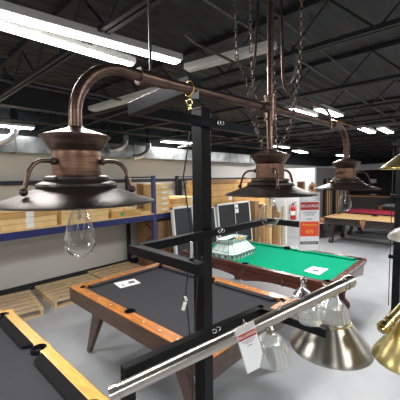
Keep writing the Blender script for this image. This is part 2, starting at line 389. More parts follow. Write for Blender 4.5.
def bell(parent, c, a0):
    # c = centre of the rim
    x, y, z = c
    shade = build('lamp_shade', MB().lathe([(.180, 0), (.182, .003), (.179, .005), (.150, .014), (.125, .023), (.105, .031), (.092, .037), (.040, .043), (.040, .040),
                                           (.091, .034), (.104, .028), (.124, .020), (.149, .011), (.176, .001), (.180, 0)], c, 64), 'bronze_shade', parent, smooth=True)
    build('ring', MB().lathe([(.070, .034), (.090, .037), (.093, .042), (.091, .047), (.082, .051), (.074, .054), (.076, .058), (.074, .063), (.066, .066), (.060, .066)], c, 48), 'bronze_shade', shade, smooth=True)
    build('neck', MB().lathe([(.0545, .062), (.0555, .068), (.0555, .122), (.054, .1235), (.055, .125), (.0545, .128)], c, 48), 'bronze_neck', parent, smooth=True)
    build('cap', MB().lathe([(.054, .124), (.059, .128), (.068, .142), (.075, .152), (.079, .156), (.080, .159), (.060, .166), (.035, .174), (.020, .179), (.015, .183), (.0001, .183)], c, 48), 'bronze', parent, smooth=True)
    for q in range(3):
        a = a0 + q * 2 * PI / 3; d_ = V((math.cos(a), math.sin(a), 0)); o = V(c)
        pts = [o + d_ * r + V((0, 0, h)) for r, h in ((.058, .098), (.075, .099), (.092, .098), (.106, .091), (.116, .078), (.122, .062), (.126, .046), (.131, .032))]
        hd = build('bracket', MB().tube(pts, .0048, 10), 'bronze', parent, smooth=True)
        build('knob', MB().sphere(o + d_ * .131 + V((0, 0, .032)), .0085), 'bronze_shade', hd, smooth=True)
        build('screw', MB().sphere(o + d_ * .062 + V((0, 0, .098)), .008), 'bronze_shade', hd, smooth=True)
    bulb(parent, (x, y, z - .002))

L1, L2, L3 = V((.336, .710, 2.041)), V((1.087, .614, 2.025)), V((1.918, .575, 2.018))
ZB = 2.374
isl = thing('island_light', 'large dark bronze three-shade hanging light with curved arms and clear bulbs', 'light', (1.07, .64, 2.0))
B0 = V((.555, .722, ZB + .016)); B1 = V((1.108, .627, ZB)); B2 = V((1.72, .578, ZB))
dirb = (B2 - B0).normalized()
build('bar', MB().tube([B0 + dirb * .03, B1, B2], .0155, 20), 'bronze', isl, smooth=True)
# left arm: down pipe, wide quarter bend, coupling
rL = (V((B0.x, B0.y, 0)) - V((L1.x, L1.y, 0))).length
hd = (V((B0.x, B0.y, 0)) - V((L1.x, L1.y, 0))).normalized()
rb = .145
cen = V((L1.x, L1.y, B0.z - rb)) + hd * rb
pts = [V((L1.x, L1.y, L1.z + .178)), V((L1.x, L1.y, ZB - rb - .0))] if ZB - rb > L1.z + .19 else [V((L1.x, L1.y, L1.z + .178))]
pts += arc(cen, rb, PI, PI / 2, 12, hd, V((0, 0, 1)))[1:] + [B0 + dirb * .02]
build('arm', MB().tube(pts, .0155, 20), 'bronze', isl, smooth=True)
hd2 = (V((L3.x, L3.y, 0)) - V((B2.x, B2.y, 0))).normalized(); rb2 = .14
cen = V((L3.x, L3.y, ZB - rb2)) - hd2 * rb2
pts = [B2 - dirb * .02, V((cen.x, cen.y, ZB))] + arc(cen, rb2, PI / 2, 0, 12, hd2, V((0, 0, 1)))[1:] + [V((L3.x, L3.y, L3.z + .178))]
build('arm', MB().tube(pts, .0155, 20), 'bronze', isl, smooth=True)
for p, r, l in ((B0 + dirb * .005, .0215, .045), (B0 + dirb * .05, .019, .05), (B2, .019, .05)):
    build('coupling', MB().disc(p, r, l, 20, dirb).disc(p - dirb * (l / 2), r + .003, .008, 20, dirb), 'bronze', isl, smooth=True)
build('hub', MB().disc(B1, .0235, .09).disc(B1 + V((0, 0, .045)), .026, .008).disc(B1 - V((0, 0, .045)), .026, .008).disc(B1, .0195, .11, 20, dirb), 'bronze', isl, smooth=True)
build('stem', MB().tube([L2 + V((0, 0, .178)), V((B1.x - .01, B1.y, ZB)), V((B1.x, B1.y, ZB)) + V((0, 0, .04)), V((1.112, .632, 3.0))], .0125, 16), 'bronze', isl, smooth=True)
build('canopy', MB().lathe([(.06, .04), (.06, .02), (.03, .0), (.015, -.01)], (1.112, .632, 2.98), 24), 'bronze', isl, smooth=True)
sp = B0 + dirb * .02
build('hanging_rod', MB().tube([sp, V((sp.x, sp.y, 3.02))], .0045, 8), 'black', isl, smooth=True)
bell(isl, L1, math.radians(-48)); bell(isl, L2, math.radians(222)); bell(isl, L3, math.radians(-70))

# brass link on the bar, zinc bracket
q = thing('brass_link', 'small brass quick link looped around the bronze bar', 'link', (.679, .704, 2.39))
cb = B0 + dirb * .165
qd = V((.6, -.5, .1)).normalized()
build('ring', MB().tube(arc(cb, .024, 0, 2 * PI, 20, V((.2, .97, 0)), V((0, 0, 1)))[:-1], .0032, 8, closed=True), 'brass', q, smooth=True)
build('screw_eye', MB().tube(arc(cb - V((0, 0, .043)), .009, 0, 2 * PI, 12, V((.7, -.7, 0)), V((0, 0, 1)))[:-1], .003, 6, closed=True).disc(cb - V((0, 0, .06)), .007, .016), 'brass', q, smooth=True)

bp_ = B0 + dirb * .185 + V((0, 0, -.004))
build('clip_plate', MB().obox(bp_ + V((-.012, -.014, -.012)), (.026, .004, .034), Euler((0, 0, -.6)).to_matrix()), 'galv', q)
# ------------------------------------------------------------------ chains
def chain(label, pts, s=.026):
    pts = [V(p) for p in pts]; mb = MB(); tot = 0; segs = []
    for a, b in zip(pts, pts[1:]): segs.append((a, b, (b - a).length)); tot += (b - a).length
    n = int(tot / (s * .74)); i = 0
    for k_ in range(n):
        dd = (k_ + .5) * tot / n; acc = 0
        for a, b, l in segs:
            if acc + l >= dd: break
            acc += l
        c = a + (b - a) * ((dd - acc) / l); t_ = (b - a).normalized()
        sd = t_.cross(V((.68, -.73, .1)) if k_ % 2 else V((.73, .68, .1))).normalized()
        loop = []
        for j in range(12):
            an = 2 * PI * j / 12; loop.append(c + t_ * math.cos(an) * s * .5 * (1.0) + sd * math.sin(an) * s * .29)
        mb.tube(loop, s * .085, 5, closed=True)
    o = build('hanging_chain', mb, 'chainm', smooth=True); return tag(o, label, 'chain', 'bronze hanging chains')
chain('bronze chain furthest left of the stem, falling past the bar', [(1.085, .79, 3.0), (1.072, .765, 2.6), (1.05, .69, 2.45), (1.11, .71, 2.34), (1.13, .69, 2.26), (1.12, .66, 2.215)])
chain('bronze chain hanging close against the left of the stem', [(1.13, .74, 3.0), (1.12, .725, 2.6), (1.12, .71, 2.44), (1.13, .70, 2.29)])
chain('bronze chain hanging close against the right of the stem', [(1.15, .64, 3.0), (1.15, .64, 2.55), (1.155, .635, 2.36), (1.16, .63, 2.25), (1.12, .60, 2.22)])
chain('bronze chain furthest right of the stem, curving in to the cap', [(1.26, .565, 3.0), (1.245, .565, 2.62), (1.235, .575, 2.46), (1.20, .575, 2.33), (1.16, .585, 2.25), (1.11, .59, 2.215)])
fr = thing('tube_hanger', 'thin bent bronze tubing of another hanging light, beside the chains', 'light frame', (1.3, .8, 2.4))
build('tube', MB().tube([(1.02, 1.02, 2.76), (1.061, .989, 2.72), (1.20, .825, 2.612), (1.222, .80, 2.603), (1.238, .79, 2.615), (1.243, .785, 2.64), (1.25, .783, 2.71), (1.27, .78, 3.0)], .0062, 10), 'bronze', fr, smooth=True)
build('tube', MB().tube([(1.424, .747, 3.0), (1.42, .735, 2.60), (1.421, .728, 2.55), (1.43, .71, 2.51), (1.448, .692, 2.49), (1.54, .585, 2.443), (1.558, .567, 2.43), (1.57, .552, 2.40), (1.568, .545, 2.33)], .0066, 10), 'bronze', fr, smooth=True)
build('tie_bar', MB().tube([(1.27, .78, 2.985), (1.424, .747, 2.985)], .006, 8), 'bronze', fr, smooth=True)

# ------------------------------------------------------------------ black display stands
st = thing('display_stand', 'tall black square-tube display stand in the centre with arms at three heights', 'stand', (1.27, 1.17, 0))
PX, PY = 1.285, 1.165
build('post', MB().box(PX - .04, PX + .04, PY - .04, PY + .04, 0, 2.48), 'black_metal', st, bevel=.004)
build('post_cap', MB().box(PX - .043, PX + .043, PY - .043, PY + .043, 2.475, 2.485), 'black_metal', st, bevel=.003)
build('foot', MB().box(PX - .45, PX + .45, PY - .03, PY + .03, 0, .05), 'black_metal', st, bevel=.004)
def barp(name, a, b, w=.042, h=.042, m='black_metal'):
    return build(name, MB().bar(a, b, w, h), m, st, bevel=.003)
yb = PY - .055
# top level
barp('arm', (.80, yb + .01, 2.40), (1.93, yb, 2.40), m='navy_metal', w=.045, h=.05)
barp('arm', (.80, yb + .02, 2.40), (.745, .70, 2.405), m='navy_metal', w=.055, h=.055)
# middle level
barp('arm', (.79, yb + .02, 1.775), (1.94, yb, 1.775))
barp('arm', (.79, yb + .04, 1.775), (.77, .70, 1.775))
barp('arm', (1.94, yb + .02, 1.775), (1.93, .70, 1.775))
# low level
barp('arm', (.60, .965, 1.36), (1.43, .847, 1.36))
barp('arm', (1.414, .865, 1.36), (1.406, .485, 1.36))
build('leg', MB().box(.60, .642, .94, .982, 0, 1.34), 'black_metal', st, bevel=.003)
build('foot_bar', MB().box(.60, PX, .945, .975, 0, .04).box(PX - .02, PX + .02, .945, PY, 0, .04), 'black_metal', st)
build('peg', MB().disc((.772, .755, 1.83), .006, .07, 12), 'chrome', st, smooth=True)
build('peg_nut', MB().disc((.772, .755, 1.80), .011, .012, 6).disc((.79, .72, 1.803), .004, .02, 6), 'black', st)
for z in (2.395, 1.775, 1.36):
    for dx in (.0, .03):
        p = V((PX + .055 + dx, yb - .03, z + .01)) if z > 1.5 else V((1.045 + dx, .878, 1.375))
        build('eye_bolt', MB().tube(arc(p, .010, 0, 2 * PI, 12, V((.7, -.6, 0)), V((0, 0, 1)))[:-1], .0028, 6, closed=True).disc(p + V((0, .02, 0)), .003, .03, 8, (0, 1, 0)), 'chrome', st, smooth=True)
cab = tag(build('power_cord', MB().tube([(1.19, 1.16, 2.35), (1.17, 1.20, 2.1), (1.20, 1.18, 1.82), (1.19, 1.19, 1.6), (1.165, 1.19, 1.45), (1.19, 1.19, 1.2), (1.20, 1.18, .9), (1.21, 1.22, .3), (1.2, 1.25, .01)], .004, 8)
        .tube([(1.21, 1.14, 1.80), (1.215, 1.145, 1.5), (1.2, 1.15, 1.3), (1.215, 1.15, 1.1)], .0035, 8), 'black', smooth=True), 'black power cord running down the left side of the centre post', 'cord')
build('cord_tag', MB().obox((1.15, 1.19, 1.37), (.02, .004, .05), Euler((0, .3, -.8)).to_matrix()).obox((1.165, 1.19, 1.41), (.014, .004, .03), Euler((0, -.3, -.8)).to_matrix()), 'label', cab)

s2 = thing('display_stand', 'black square-tube display stand at the right edge, farther away', 'stand', (5.27, .84, 0))
X2, Y2 = 5.25, .82
build('post', MB().box(X2 - .05, X2 + .05, Y2 - .05, Y2 + .05, 0, 2.62), 'black_metal', s2, bevel=.004)
build('foot', MB().box(X2 - .16, X2 + .8, Y2 - .0, Y2 + .05, 0, .05), 'black_metal', s2, bevel=.004)
for z in (2.55, 1.79, .88):
    build('arm', MB().bar((X2 - .075, Y2 + .1, z), (X2 - .075, Y2 - 1.0, z), .05, .05), 'black_metal', s2, bevel=.003)
build('cable', MB().tube([(X2 - .07, Y2 + .085, 2.5), (X2 - .07, Y2 + .08, .12)], .006, 6), 'black', s2)

# ------------------------------------------------------------------ price tags
def price_tag(name, label, top, w, h, right, upv, big):
    # top = centre of upper edge
    right = V(right).normalized(); upv = V(upv).normalized(); nn = right.cross(upv)
    t = thing(name, label, 'price tag', top, 'printed price tags in plastic sleeves'); top = V(top)
    R = Matrix((right, upv, nn)).transposed()
    def rect(nm, x, y, ww, hh, m, dz, parent, th=.0008):
        return build(nm, MB().obox(top + right * x + upv * y + nn * dz, (ww, hh, th), R), m, parent)
    hc = h * .84
    card = rect('card', 0, -h + hc / 2 + .003, w * .94, hc, 'paper', 0, t)
    rect('plastic_sleeve', 0, -h / 2, w, h, 'sleeve', -.002, t, .0004)
    y0 = -h + hc + .003
    rect('header', 0, y0 - hc * .095, w * .90, hc * .16, 'tagred', .001, card)
    text('header_text', 'BILLIARDS', w * .19, 'label', top + upv * (y0 - hc * .095) + nn * .0018, right, upv, card)
    for i_, (yy, ww) in enumerate(((.225, .6), (.275, .5), (.36, .3))):
        text('small_text', ['OAK AND BRONZE', 'THREE LIGHT', 'MODEL'][i_], w * .075, 'ink', top + upv * (y0 - hc * yy) + nn * .0012, right, upv, card)
    if big:
        rect('promotion_panel', 0, y0 - hc * .56, w * .92, hc * .30, 'tagorange', .001, card)
        text('promotion_text', 'Promotion', w * .17, 'tagyellow', top + upv * (y0 - hc * .475) + nn * .0018, right, upv, card)
        text('number_text', '475', w * .26, 'tagyellow', top + upv * (y0 - hc * .62) + nn * .0018, right, upv, card)
        rect('footer_bar', 0, y0 - hc * .845, w * .88, hc * .06, 'ink', .001, card)
        text('footer_text', 'ON SALE NOW', w * .1, 'label', top + upv * (y0 - hc * .845) + nn * .0018, right, upv, card)
    hole = top - upv * .008
    return t, hole
# D(310,194,1.27)
tp = V((0, 0, H)) + (fw + rt * (310 - 200) / 300 - up * (192.5 - 200) / 300) * 1.262
t, hole = price_tag('price_tag', 'tall red, white and orange price tag hanging right of the middle bronze shade', tp, .086, .250, rt + V((0, 0, .02)), V((0, 0, 1)) , True)
build('string', MB().tube([hole, hole + V((-.012, -.005, .02)), L2 + V((.180 * .6, -.18 * .8, .002))], .0007, 4), 'label', t)

# ------------------------------------------------------------------ brushed nickel tilted bar light
NA, NB = V((1.414, .408, 1.618)), V((.80, .748, 1.433))
nd = (NB - NA).normalized(); NE = NA + nd * 1.05
nk = thing('bar_light', 'brushed nickel bar light hanging askew in the foreground with ribbed glass shades', 'light', NA)
build('bar', MB().tube([NA, NE], .0255, 28), 'nickel', nk, smooth=True)
build('end_cap', MB().disc(NA - nd * .004, .030, .03, 28, nd).disc(NA - nd * .024, .024, .014, 28, nd).disc(NA + nd * .022, .0275, .012, 28, nd), 'nickel', nk, smooth=True)
build('end_cap', MB().disc(NE, .030, .03, 28, nd), 'nickel', nk, smooth=True)
def glass_bell(parent, c, R, hgt, n=96):
    b = MB().lathe([(R * .22, 0), (R * .30, -hgt * .05), (R * .62, -hgt * .22), (R * .84, -hgt * .5), (R * .96, -hgt * .8), (R * 1.04, -hgt), (R * 1.02, -hgt * 1.01), (R * .94, -hgt * .8), (R * .81, -hgt * .5), (R * .6, -hgt * .24)], c, n, .022, 24)
    g = build('glass_shade', b, 'ribglass', parent, smooth=True)
    build('knob', MB().lathe([(.0001, .022), (.008, .021), (.013, .014), (.010, .007), (.018, .003), (.022, -.003), (.020, -.010), (.010, -.012), (.0001, -.012)], c, 24), 'nickel', g, smooth=True)
    return g
def onbar(px):   # point of the bar at a distance from its right end
    return NA + nd * px
# small glass bell at left
p1 = NA + nd * .42; g1 = p1 + V((.012, -.008, -.050))
build('drop_stem', MB().tube([p1, g1], .006, 10), 'nickel', nk, smooth=True)
glass_bell(nk, g1, .078, .115)
p2 = NA + nd * .205; g2 = p2 + V((.05, .02, -.036))
build('drop_stem', MB().tube([p2 + V((.01, .005, 0)), g2], .006, 10), 'nickel', nk, smooth=True)
glass_bell(nk, g2, .046, .085)
# canopy cone with ring on top of the bar
p3 = NA + nd * .225 + V((.035, .03, .012))
cn = build('canopy', MB().lathe([(.040, 0), (.042, .004), (.038, .010), (.024, .024), (.014, .036), (.012, .048), (.007, .052), (.0001, .053)], p3, 28), 'chrome', nk, smooth=True)
build('canopy_ring', MB().tube(arc(p3 + V((0, 0, .066)), .012, 0, 2 * PI, 14, V((.68, -.73, 0)), V((0, 0, 1)))[:-1], .0026, 6, closed=True), 'chrome', cn, smooth=True)
# wide metal shade with glass dome on its own stem
p4 = NA + nd * .10; g4 = V((0, 0, H)) + (fw + rt * (331 - 200) / 300 - up * (296 - 200) / 300) * 1.56
build('drop_stem', MB().tube([p4, p4 + V((.06, .05, .0)), g4 + V((-.03, -.03, .03)), g4 + V((0, 0, .005))], .007, 10), 'nickel', nk, smooth=True)
glass_bell(nk, g4, .090, .115)
build('metal_shade', MB().lathe([(.089, -.112), (.094, -.116), (.097, -.123), (.096, -.128), (.124, -.162), (.152, -.197), (.178, -.230), (.194, -.250), (.201, -.262), (.202, -.272), (.198, -.273), (.190, -.254), (.174, -.234), (.148, -.200), (.120, -.166), (.091, -.131), (.089, -.112)], g4, 72), 'nickel_shade', nk, smooth=True)
build('rim_band', MB().lathe([(.0955, -.121), (.0995, -.124), (.0995, -.130), (.0955, -.133)], g4, 48), 'goldish', nk, smooth=True)
# tag under bar
tr = V((-nd.x, -nd.y, -nd.z)); tn = V((fw.x * -1, fw.y * -1, 0)); tu = tn.cross(tr).normalized()
tt = V((0, 0, H)) + (fw + rt * (244 - 200) / 300 - up * (325 - 200) / 300) * 1.17
t, hole = price_tag('price_tag', 'red and white price tag hanging below the nickel bar in the foreground', tt, .088, .19, tr, tu, False)
build('string', MB().tube([hole, hole + tu * .02 + V((0, 0, .012)), NA + nd * .505], .0008, 4), 'label', t)
o = chain('short silver chain lying along the nickel bar beside its cone canopy', [V((0, 0, H)) + (fw + rt * (x_ - 200) / 300 - up * (y_ - 200) / 300) * z_ for x_, y_, z_ in ((278, 309, 1.235), (283, 303, 1.25), (290, 299, 1.26), (297, 294, 1.285), (302, 286, 1.30), (303, 280, 1.30))], .02)
o.data.materials[0] = M['chrome']; del o['group']

# ------------------------------------------------------------------ right-edge lamps
def cpt(x, y, z): return V((0, 0, H)) + (fw + rt * (x - 200) / 300 - up * (y - 200) / 300) * z
g = cpt(422, 168, 1.6)
gl = thing('pendant_light', 'antique gold cone pendant light cut by the right edge, near the ceiling', 'light', g)
build('lamp_shade', MB().lathe([(.192, 0), (.194, .006), (.190, .008), (.10, .083), (.04, .125), (.03, .13), (.036, .123), (.098, .079), (.186, .004), (.192, 0)], g, 56), 'goldish', gl, smooth=True)
build('rim', MB().tube(arc(g, .193, 0, 2 * PI, 48, V((1, 0, 0)), V((0, 1, 0)))[:-1], .004, 8, closed=True), 'brass', gl, smooth=True)
build('stem', MB().tube([g + V((0, 0, .12)), V((g.x, g.y, 3.0))], .008, 10), 'goldish', gl, smooth=True)
g = cpt(417, 240, 1.75)
gl = thing('pendant_light', 'cream glass dome light cut by the right edge at table height', 'light', g)
build('lamp_shade', MB().lathe([(.145, 0), (.147, .006), (.140, .022), (.115, .05), (.075, .073), (.03, .082), (.02, .083), (.07, .069), (.110, .046), (.134, .020), (.141, .004), (.145, 0)], g, 48, .02, 12), 'cream', gl, smooth=True)
build('stem', MB().tube([g + V((0, 0, .08)), g + V((.0, 0, .9))], .007, 10), 'goldish', gl, smooth=True)
a = cpt(384, 327, 1.30); b = cpt(418, 291, 1.40)
gl = thing('bar_light', 'polished gold bar light cut by the right edge at the bottom', 'light', a)
dd = (b - a).normalized()
build('bar', MB().tube([a, a + dd * .7], .020, 24), 'goldish', gl, smooth=True)
build('end_cap', MB().disc(a, .0265, .022, 24, dd).disc(a - dd * .016, .018, .014, 24, dd).disc(a + dd * .04, .023, .012, 24, dd), 'brass', gl, smooth=True)
g = cpt(414, 316, 1.28)
build('drop_stem', MB().tube([a + dd * .10, g], .008, 10), 'goldish', gl, smooth=True)
build('lamp_shade', MB().lathe([(.02, 0), (.03, -.008), (.05, -.035), (.085, -.09), (.125, -.15), (.150, -.19), (.152, -.198), (.147, -.198), (.12, -.152), (.08, -.092), (.045, -.038), (.02, -.01)], g, 56), 'goldish', gl, smooth=True)

# ------------------------------------------------------------------ pool tables
def pocket_pts(x0, x1, y0, y1): return [(x0, y0), (x1, y0), (x0, y1), (x1, y1), (x0, (y0 + y1) / 2), (x1, (y0 + y1) / 2)]
def pool_table(name, label, x0, x1, y0, y1, felt, rail, body, style, rw=.115, ztop=.80, pocket='leather', sights=True, cw=.045):
    t = thing(name, label, 'pool table', ((x0 + x1) / 2, (y0 + y1) / 2, 0), 'pool tables')
    zb = ztop - .035; ym = (y0 + y1) / 2
    build('bed', MB().box(x0 + rw * .6, x1 - rw * .6, y0 + rw * .6, y1 - rw * .6, zb - .045, zb), felt, t)
    g = rw + .03
    def rail_piece(a, b, nrm, ga, gb):
        # a,b along outer edge; nrm points inward
        a = V((*a, 0)); b = V((*b, 0)); d_ = (b - a).normalized(); n_ = V((*nrm, 0)); a = a + d_ * ga; b = b - d_ * gb
        prof = [(0, ztop - .045), (0, ztop - .004), (.004, ztop), (rw - .012, ztop + .001), (rw, ztop - .002), (rw, ztop - .045)]
        rings = [[p + n_ * u + V((0, 0, z)) for u, z in prof] for p in (a, b)]
        r_ = build('rail', MB().loft(rings), rail, t, bevel=0)
        prof = [(rw - .002, ztop - .035), (rw - .002, ztop - .001), (rw + cw * .6, ztop - .004), (rw + cw, ztop - .012), (rw + cw * .85, ztop - .030)]
        rings = [[a + d_ * (.03 if ga > .01 else 0) * (1 if k_ == 0 else 1) + n_ * u + d_ * (max(0, u - rw) * .7) + V((0, 0, z)) for u, z in prof] if k_ == 0 else
                 [b - d_ * (.03 if gb > .01 else 0) + n_ * u - d_ * (max(0, u - rw) * .7) + V((0, 0, z)) for u, z in prof] for k_ in (0, 1)]
        build('cushion', MB().loft(rings), felt if cw < .06 else 'leather', r_)
        if sights:
            L_ = (b - a).length
            for q in (1, 2, 3):
                c = a + d_ * (L_ * q / 4) + n_ * (rw * .5) + V((0, 0, ztop + .001))
                build('sight', MB().disc(c, .009, .003, 8), 'pearl', r_)
    for X_, n_ in ((x0, (1, 0)), (x1, (-1, 0))):
        rail_piece((X_, y0), (X_, ym), n_, g, .055); rail_piece((X_, ym), (X_, y1), n_, .055, g)
    rail_piece((x0, y0), (x1, y0), (0, 1), g, g); rail_piece((x0, y1), (x1, y1), (0, -1), g, g)
    for i_, (px, py) in enumerate(pocket_pts(x0, x1, y0, y1)):
        sx = 1 if px == x0 else -1; sy = 0 if abs(py - ym) < .01 else (1 if py == y0 else -1)
        q_ = rw + .012; pr_ = .048
        c = V((px + sx * (q_ if sy else rw - .012), py + sy * q_, 0))
        build('pocket', MB().lathe([(pr_ * .75, zb - .10), (pr_ * .92, zb - .04), (pr_ - .002, ztop - .02), (pr_ - .001, ztop + .0015), (pr_ + .007, ztop + .002), (pr_ + .009, ztop - .006), (pr_ + .006, ztop - .05), (pr_, zb - .05), (pr_ * .6, zb - .11), (.0001, zb - .11)], c, 24), pocket, t, smooth=True)
        G_ = rw + .03
        if sy:   # wooden corner block wrapped round the pocket
            rd = .03 if style == 'modern' else .06
            ca = [(px + sx * (rd - rd * math.cos(a_ / 6 * PI / 2)), py + sy * (rd - rd * math.sin(a_ / 6 * PI / 2))) for a_ in range(7)]
            na = [(c.x - sx * pr_ * math.sin(a_ / 8 * PI / 2), c.y - sy * pr_ * math.cos(a_ / 8 * PI / 2)) for a_ in range(9)]
            poly = [(px, py + sy * G_)] + ca + [(px + sx * G_, py), (px + sx * G_, c.y - sy * pr_)] + na + [(c.x - sx * pr_, py + sy * G_)]
            build('corner_block', MB().loft([[V((q[0], q[1], z)) for q in poly] for z in (ztop - .045, ztop + .001)]), rail, t)
        else:
            na = [(c.x - sx * pr_ * math.cos(a_ / 8 * PI - PI / 2), c.y + pr_ * math.sin(a_ / 8 * PI - PI / 2)) for a_ in range(9)]
            poly = [(px, py - .055), (px, py + .055)] + [(px + sx * (rw - .012), py + .055)] + na[::-1] + [(px + sx * (rw - .012), py - .055)]
            build('side_block', MB().loft([[V((q[0], q[1], z)) for q in poly] for z in (ztop - .045, ztop + .001)]), rail, t)
    # apron
    if style == 'modern':
        for (a, b) in (((x0 + .012, y0), (x0 + .012, y1)), ((x1 - .012, y0), (x1 - .012, y1)), ((x0, y0 + .012), (x1, y0 + .012)), ((x0, y1 - .012), (x1, y1 - .012))):
            build('apron', MB().bar((*a, ztop - .087), (*b, ztop - .087), .032, .160), body, t)
        for sx, X_ in ((1, x0), (-1, x1)):
            for sy, Y_ in ((1, y0), (-1, y1)):
                tp_ = V((X_ + sx * .14, Y_ + sy * .46, ztop - .16)); ft = V((X_ + sx * .12, Y_ + sy * .19, .02))
                lg = MB().loft([[p + V((dx * w_, dy * l_, 0)) for dx, dy in ((-1, -1), (1, -1), (1, 1), (-1, 1))] for p, w_, l_ in ((tp_, .035, .10), (ft, .024, .030))])
                l_ = build('leg', lg, body, t, bevel=.004)
                build('foot_pad', MB().disc(ft - V((0, 0, .01)), .022, .02), 'chrome', l_)
    else:
        for (a, b) in (((x0 + .05, y0 + .05), (x0 + .05, y1 - .05)), ((x1 - .05, y0 + .05), (x1 - .05, y1 - .05)), ((x0 + .05, y0 + .05), (x1 - .05, y0 + .05)), ((x0 + .05, y1 - .05), (x1 - .05, y1 - .05))):
            a = V((*a, 0)); b = V((*b, 0)); L_ = (b - a).length; d_ = (b - a) / L_; mid = V(((x0 + x1) / 2, ym, 0)); nn_ = V((-d_.y, d_.x, 0))
            if nn_.dot(mid - a) > 0: nn_ = -nn_
            N_ = 28; mb = MB(); rings = []
            for k_ in range(N_ + 1):
                u = k_ / N_; s_ = u * 2 if L_ > 2 else u; s_ = s_ % 1.0 if s_ < 2 else 1
                low = ztop - .185 - .075 * (1 - math.sin(PI * min(1, max(0, s_)))) ** 1.3
                p = a + d_ * (L_ * u)
                rings.append([p + nn_ * .035 + V((0, 0, ztop - .05)), p + nn_ * .038 + V((0, 0, ztop - .075)), p + nn_ * .012 + V((0, 0, ztop - .10)), p + nn_ * .004 + V((0, 0, low)), p - nn_ * .02 + V((0, 0, low)), p - nn_ * .02 + V((0, 0, ztop - .05))])
            build('apron', mb.loft(rings), body, t, smooth=True)
            if L_ > 2:
                for f_ in (.25, .5, .75):
                    p = a + d_ * (L_ * f_) + nn_ * .02
                    if f_ == .5 or style == 'carved':
                        build('carving', MB().lathe([(.0001, -.06), (.018, -.045), (.03, -.01), (.036, .02), (.02, .045), (.0001, .05)], p + V((0, 0, ztop - .135)), 16, sx=1 if abs(d_.x) > .5 else .6, sy=1 if abs(d_.y) > .5 else .6), 'tanleather' if style == 'fringe' else body, t, smooth=True)
        build('frame_box', MB().box(x0 + .15, x1 - .15, y0 + .15, y1 - .15, ztop - .22, ztop - .06), body, t)
        for sx, X_ in ((1, x0), (-1, x1)):
            for sy, Y_ in ((1, y0), (-1, y1)):
                o_ = V((X_ + sx * .22, Y_ + sy * .30, 0)); ox = V((-sx, -sy * .6, 0)).normalized()
                prof = ((ztop - .14, .00, .085), (ztop - .24, .03, .095), (.46, .045, .085), (.36, .02, .060), (.26, -.01, .045), (.16, .0, .040), (.10, .03, .05), (.06, .055, .062), (.025, .06, .062), (.0, .055, .045))
                l_ = build('leg', MB().tube([o_ + ox * off + V((0, 0, z)) for z, off, r_ in prof], [r_ * 1.3 for _, _, r_ in prof], 16), body, t, smooth=True)
                if style == 'fringe':
                    build('foot_ball', MB().sphere(o_ + ox * .07 + V((0, 0, .05)), .05), 'brass', l_, smooth=True)
        if style == 'fringe':
            for px, py in pocket_pts(x0, x1, y0, y1):
                build('pocket_shield', MB().loft([[V((px + (.05 if px == x0 else -.05) + dx, py + (0 if abs(py - ym) < .1 else (.05 if py == y0 else -.05)) + dy, z)) for dx, dy in ((-.055 * w_, -.055 * w_), (.055 * w_, -.055 * w_), (.055 * w_, .055 * w_), (-.055 * w_, .055 * w_))] for z, w_ in ((ztop - .01, 1.3), (ztop - .09, 1.2), (ztop - .2, .5), (ztop - .26, .15))]), 'tanleather', t)
    return t
pool_table('pool_table', 'charcoal felt pool table with glossy orange wood rails and splayed walnut legs', 1.52, 2.95, 1.34, 3.54, 'felt_charcoal', 'oak', 'walnut', 'modern')
pool_table('pool_table', 'green felt pool table with carved red mahogany apron and curved legs', 3.62, 5.14, 1.19, 3.80, 'felt_green', 'mahogany', 'mahogany', 'carved', rw=.09)
pool_table('pool_table', 'near left pool table with charcoal felt and honey yellow rails, cut by the frame', -.56, .86, 1.47, 3.40, 'felt_charcoal', 'yellowwood', 'black', 'modern', rw=.085, sights=False, cw=.075)
pool_table('pool_table', 'tan felt pool table with dark espresso body standing by the white office', 9.45, 10.9, 1.15, 3.55, 'felt_tan', 'espresso', 'espresso', 'fringe', rw=.07, sights=False)
pool_table('pool_table', 'crimson felt pool table behind the tan felt one', 11.2, 12.75, 1.0, 3.5, 'felt_red', 'espresso', 'espresso', 'fringe', rw=.06, sights=False)
pool_table('pool_table', 'pale grey felt pool table furthest back, behind the crimson one', 14.3, 15.75, .4, 2.95, 'felt_grey', 'espresso', 'espresso', 'fringe', rw=.06, sights=False)

def sheet(label, corners, z, lines):
    c = sum((V((*q, 0)) for q in corners), V()) / 4
    t = thing('paper_sheet', label, 'paper', (c.x, c.y, z), 'paper sheets lying on pool tables')
    build('sheet', MB().loft([[V((*q, z)) for q in corners], [V((*q, z + .002)) for q in corners]]), 'paper', t)
    a, b, c_, d_ = [V((*q, z + .0026)) for q in corners]
    for u0, u1, v0, v1 in lines:
        def pt(u, v): return a * (1 - u) * (1 - v) + b * u * (1 - v) + c_ * u * v + d_ * (1 - u) * v
        q = [pt(u0, v0), pt(u1, v0), pt(u1, v1), pt(u0, v1)]
        build('print', MB().loft([q, [p + V((0, 0, .0006)) for p in q]]), 'ink', t)
sheet('white printed sheet lying on the charcoal table', [(1.95, 3.12), (1.99, 3.34), (2.26, 3.28), (2.22, 3.08)], .766, [(.3, .7, .55, .85), (.15, .5, .2, .26)])
sheet('white printed sheet lying on the green table', [(3.98, 1.50), (4.02, 1.73), (4.30, 1.72), (4.33, 1.50)], .766, [(.3, .65, .3, .6), (.2, .8, .75, .8)])

